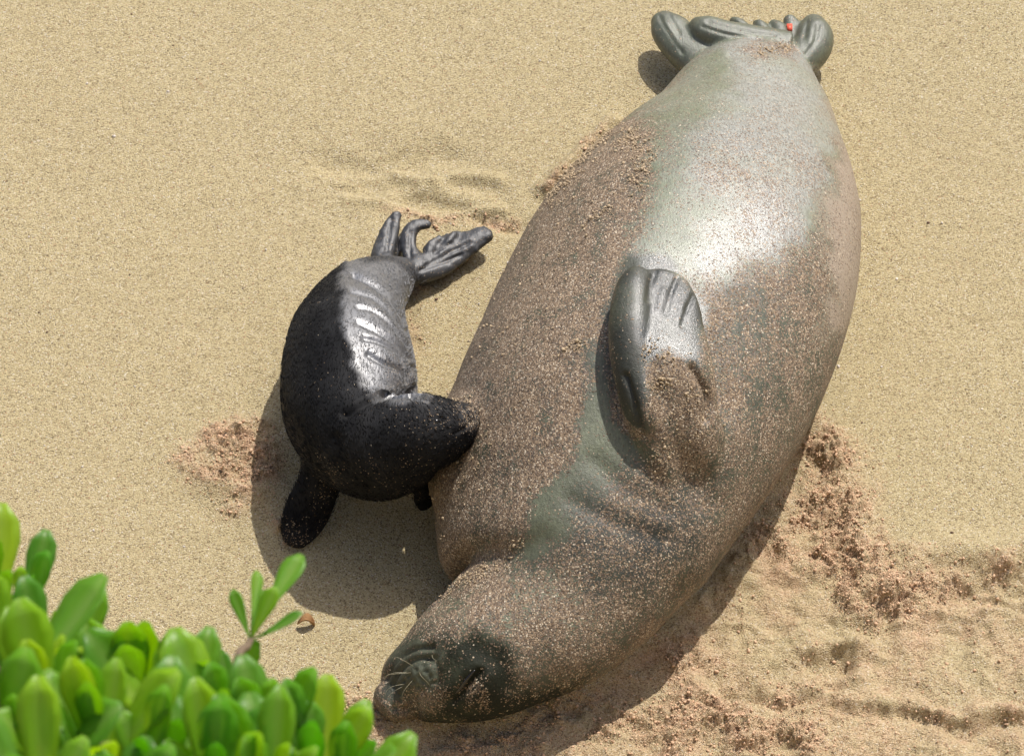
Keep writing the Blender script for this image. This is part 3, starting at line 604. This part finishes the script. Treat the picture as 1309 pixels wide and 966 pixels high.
# one taller sprig with its own few leaves
def place_leaf(br, p0, yv, Ln, roll, me):
    yv = yv/np.linalg.norm(yv); xv = np.cross(yv, [0, 0, 1]); xv /= np.linalg.norm(xv); zv = np.cross(xv, yv); xv, zv = xv*math.cos(roll)+zv*math.sin(roll), zv*math.cos(roll)-xv*math.sin(roll)
    o = bpy.data.objects.new('leaf', me); col.objects.link(o); o.parent = br
    o.matrix_basis = Matrix([[xv[i]*Ln, yv[i]*Ln, zv[i]*Ln, p0[i]] for i in range(3)]+[[0, 0, 0, 1]])
tip = at(320, 818, 4.9); low = at(296, 905, 4.85); b = root+np.array([.12, .05, 0]); b[2] = ground_z(b[0], b[1])-.02
br = add('branch', tube(crom([b, b*.4+low*.6, low, tip], 16), np.linspace(.010, .004, 16), 7), M_BARK, shrub)
for du, dv, dep, Ln, ro, k in ((-20, -58, .02, .065, .3, 1), (6, -82, .05, .060, -.6, 3), (20, -76, .06, .065, .2, 0), (50, -88, .05, .088, .1, 2), (26, -56, -.02, .068, .0, 2), (62, -24, .0, .072, .2, 1)):
    k0 = tip if dv > -80 else tip+(RT*du-UP*dv)/1100*.32
    place_leaf(br, k0, (RT*du-UP*dv)/1100+FW*dep*.6, Ln, ro, LEAVES[k])
for du, dv, dep, Ln, ro, k in ((-10, -50, .02, .07, .2, 0), (25, -30, -.02, .06, .4, 1), (-30, -20, -.02, .06, .0, 3)):
    place_leaf(br, low, (RT*du-UP*dv)/1100+FW*dep*.6, Ln, ro, LEAVES[k])

# ---------------------------------------------------------------- small things on the sand
# dry leaf scrap
c = P(392, 800); c[2] = ground_z(c[0], c[1])
V = []; F = []
for i in range(7):
    for j in range(4):
        t = i/6; a = j/3*2-1; w_ = .009*math.sin(math.pi*(.1+.85*t)); V.append((c[0]-.018+.034*t+.006*math.sin(3*t), c[1]+a*w_+.02*t*(1-t), c[2]+.006+.016*abs(a)**2*(.4+t)+.01*math.sin(t*5)))
for i in range(6):
    for j in range(3): a = i*4+j; F.append((a, a+1, a+5, a+4))
o = mesh_obj('dry_leaf', V, F, M_DRY); sm = o.modifiers.new('s', 'SOLIDIFY'); sm.thickness = .0015
tag(o, 'curled brown dry leaf lying on the sand near the pup\'s shadow', 'leaf')
# loose crumbs of damp sand
M_CR = M_CRUMB
k = np.where(crw > .12)[0]; k = rng.choice(k, 11000, replace=False, p=crw[k]**1.6/(crw[k]**1.6).sum()); k = k[np.hypot(X[k], Y[k]) < 3]
ico = np.array([(0, 0, 1), (.9, 0, .3), (.28, .85, .35), (-.72, .53, .3), (-.72, -.53, .35), (.28, -.85, .3), (.72, .53, -.4), (-.28, .85, -.4), (-.9, 0, -.4), (-.28, -.85, -.4), (.72, -.53, -.4), (0, 0, -.9)])
fi = [(0, 1, 2), (0, 2, 3), (0, 3, 4), (0, 4, 5), (0, 5, 1), (1, 6, 2), (2, 7, 3), (3, 8, 4), (4, 9, 5), (5, 10, 1), (2, 6, 7), (3, 7, 8), (4, 8, 9), (5, 9, 10), (1, 10, 6), (6, 11, 7), (7, 11, 8), (8, 11, 9), (9, 11, 10), (10, 11, 6)]
rr = rng.gamma(1.2, .0006, len(k))+.0008; rr = np.minimum(rr, .0038)
pos = np.column_stack([X[k]+rng.normal(0, .012, len(k)), Y[k]+rng.normal(0, .012, len(k))]); zz = ground_z(pos[:, 0], pos[:, 1])+rr*.45
VV = ico[None]*rr[:, None, None]*(1+.8*(rng.random((len(k), 12, 1))-.5))*(1+.5*(rng.random((len(k), 1, 3))-.5))+np.column_stack([pos, zz])[:, None]
FF = (np.array(fi)[None]+12*np.arange(len(k))[:, None, None]).reshape(-1, 3)
me = fast_mesh('sand_crumbs', VV.reshape(-1, 3), FF); attr(me, 'damp', np.full(len(VV)*12, .9)); me.materials.append(M_CR)
o = bpy.data.objects.new('sand_crumbs', me); col.objects.link(o); tag(o, 'loose reddish crumbs of damp sand scattered over the disturbed beach', 'sand', kind='stuff')

# shell grit and dark grains lying on the dry sand
k = rng.choice(np.where((abs(X) < 1.3) & (abs(Y) < 1.2) & (damp < .3))[0], 260); rr = rng.gamma(2., .0005, len(k))+.0008
for nme, sel, mat, lab in (('shell_grit', slice(0, 150), plain('shell_chip', (.62, .55, .48), .6), 'tiny pale shell chips strewn over the smooth dry sand'), ('dark_grit', slice(150, 260), plain('dark_chip', (.14, .08, .05), .7), 'tiny dark reddish chips strewn over the smooth dry sand')):
    kk = k[sel]; rs = rr[sel]; g = bits(nme, np.column_stack([X[kk], Y[kk], Zs[kk]+rs*.3]), rs, 0.); g.materials.clear(); g.materials.append(mat)
    o = bpy.data.objects.new(nme, g); col.objects.link(o); tag(o, lab, 'grit', kind='stuff')
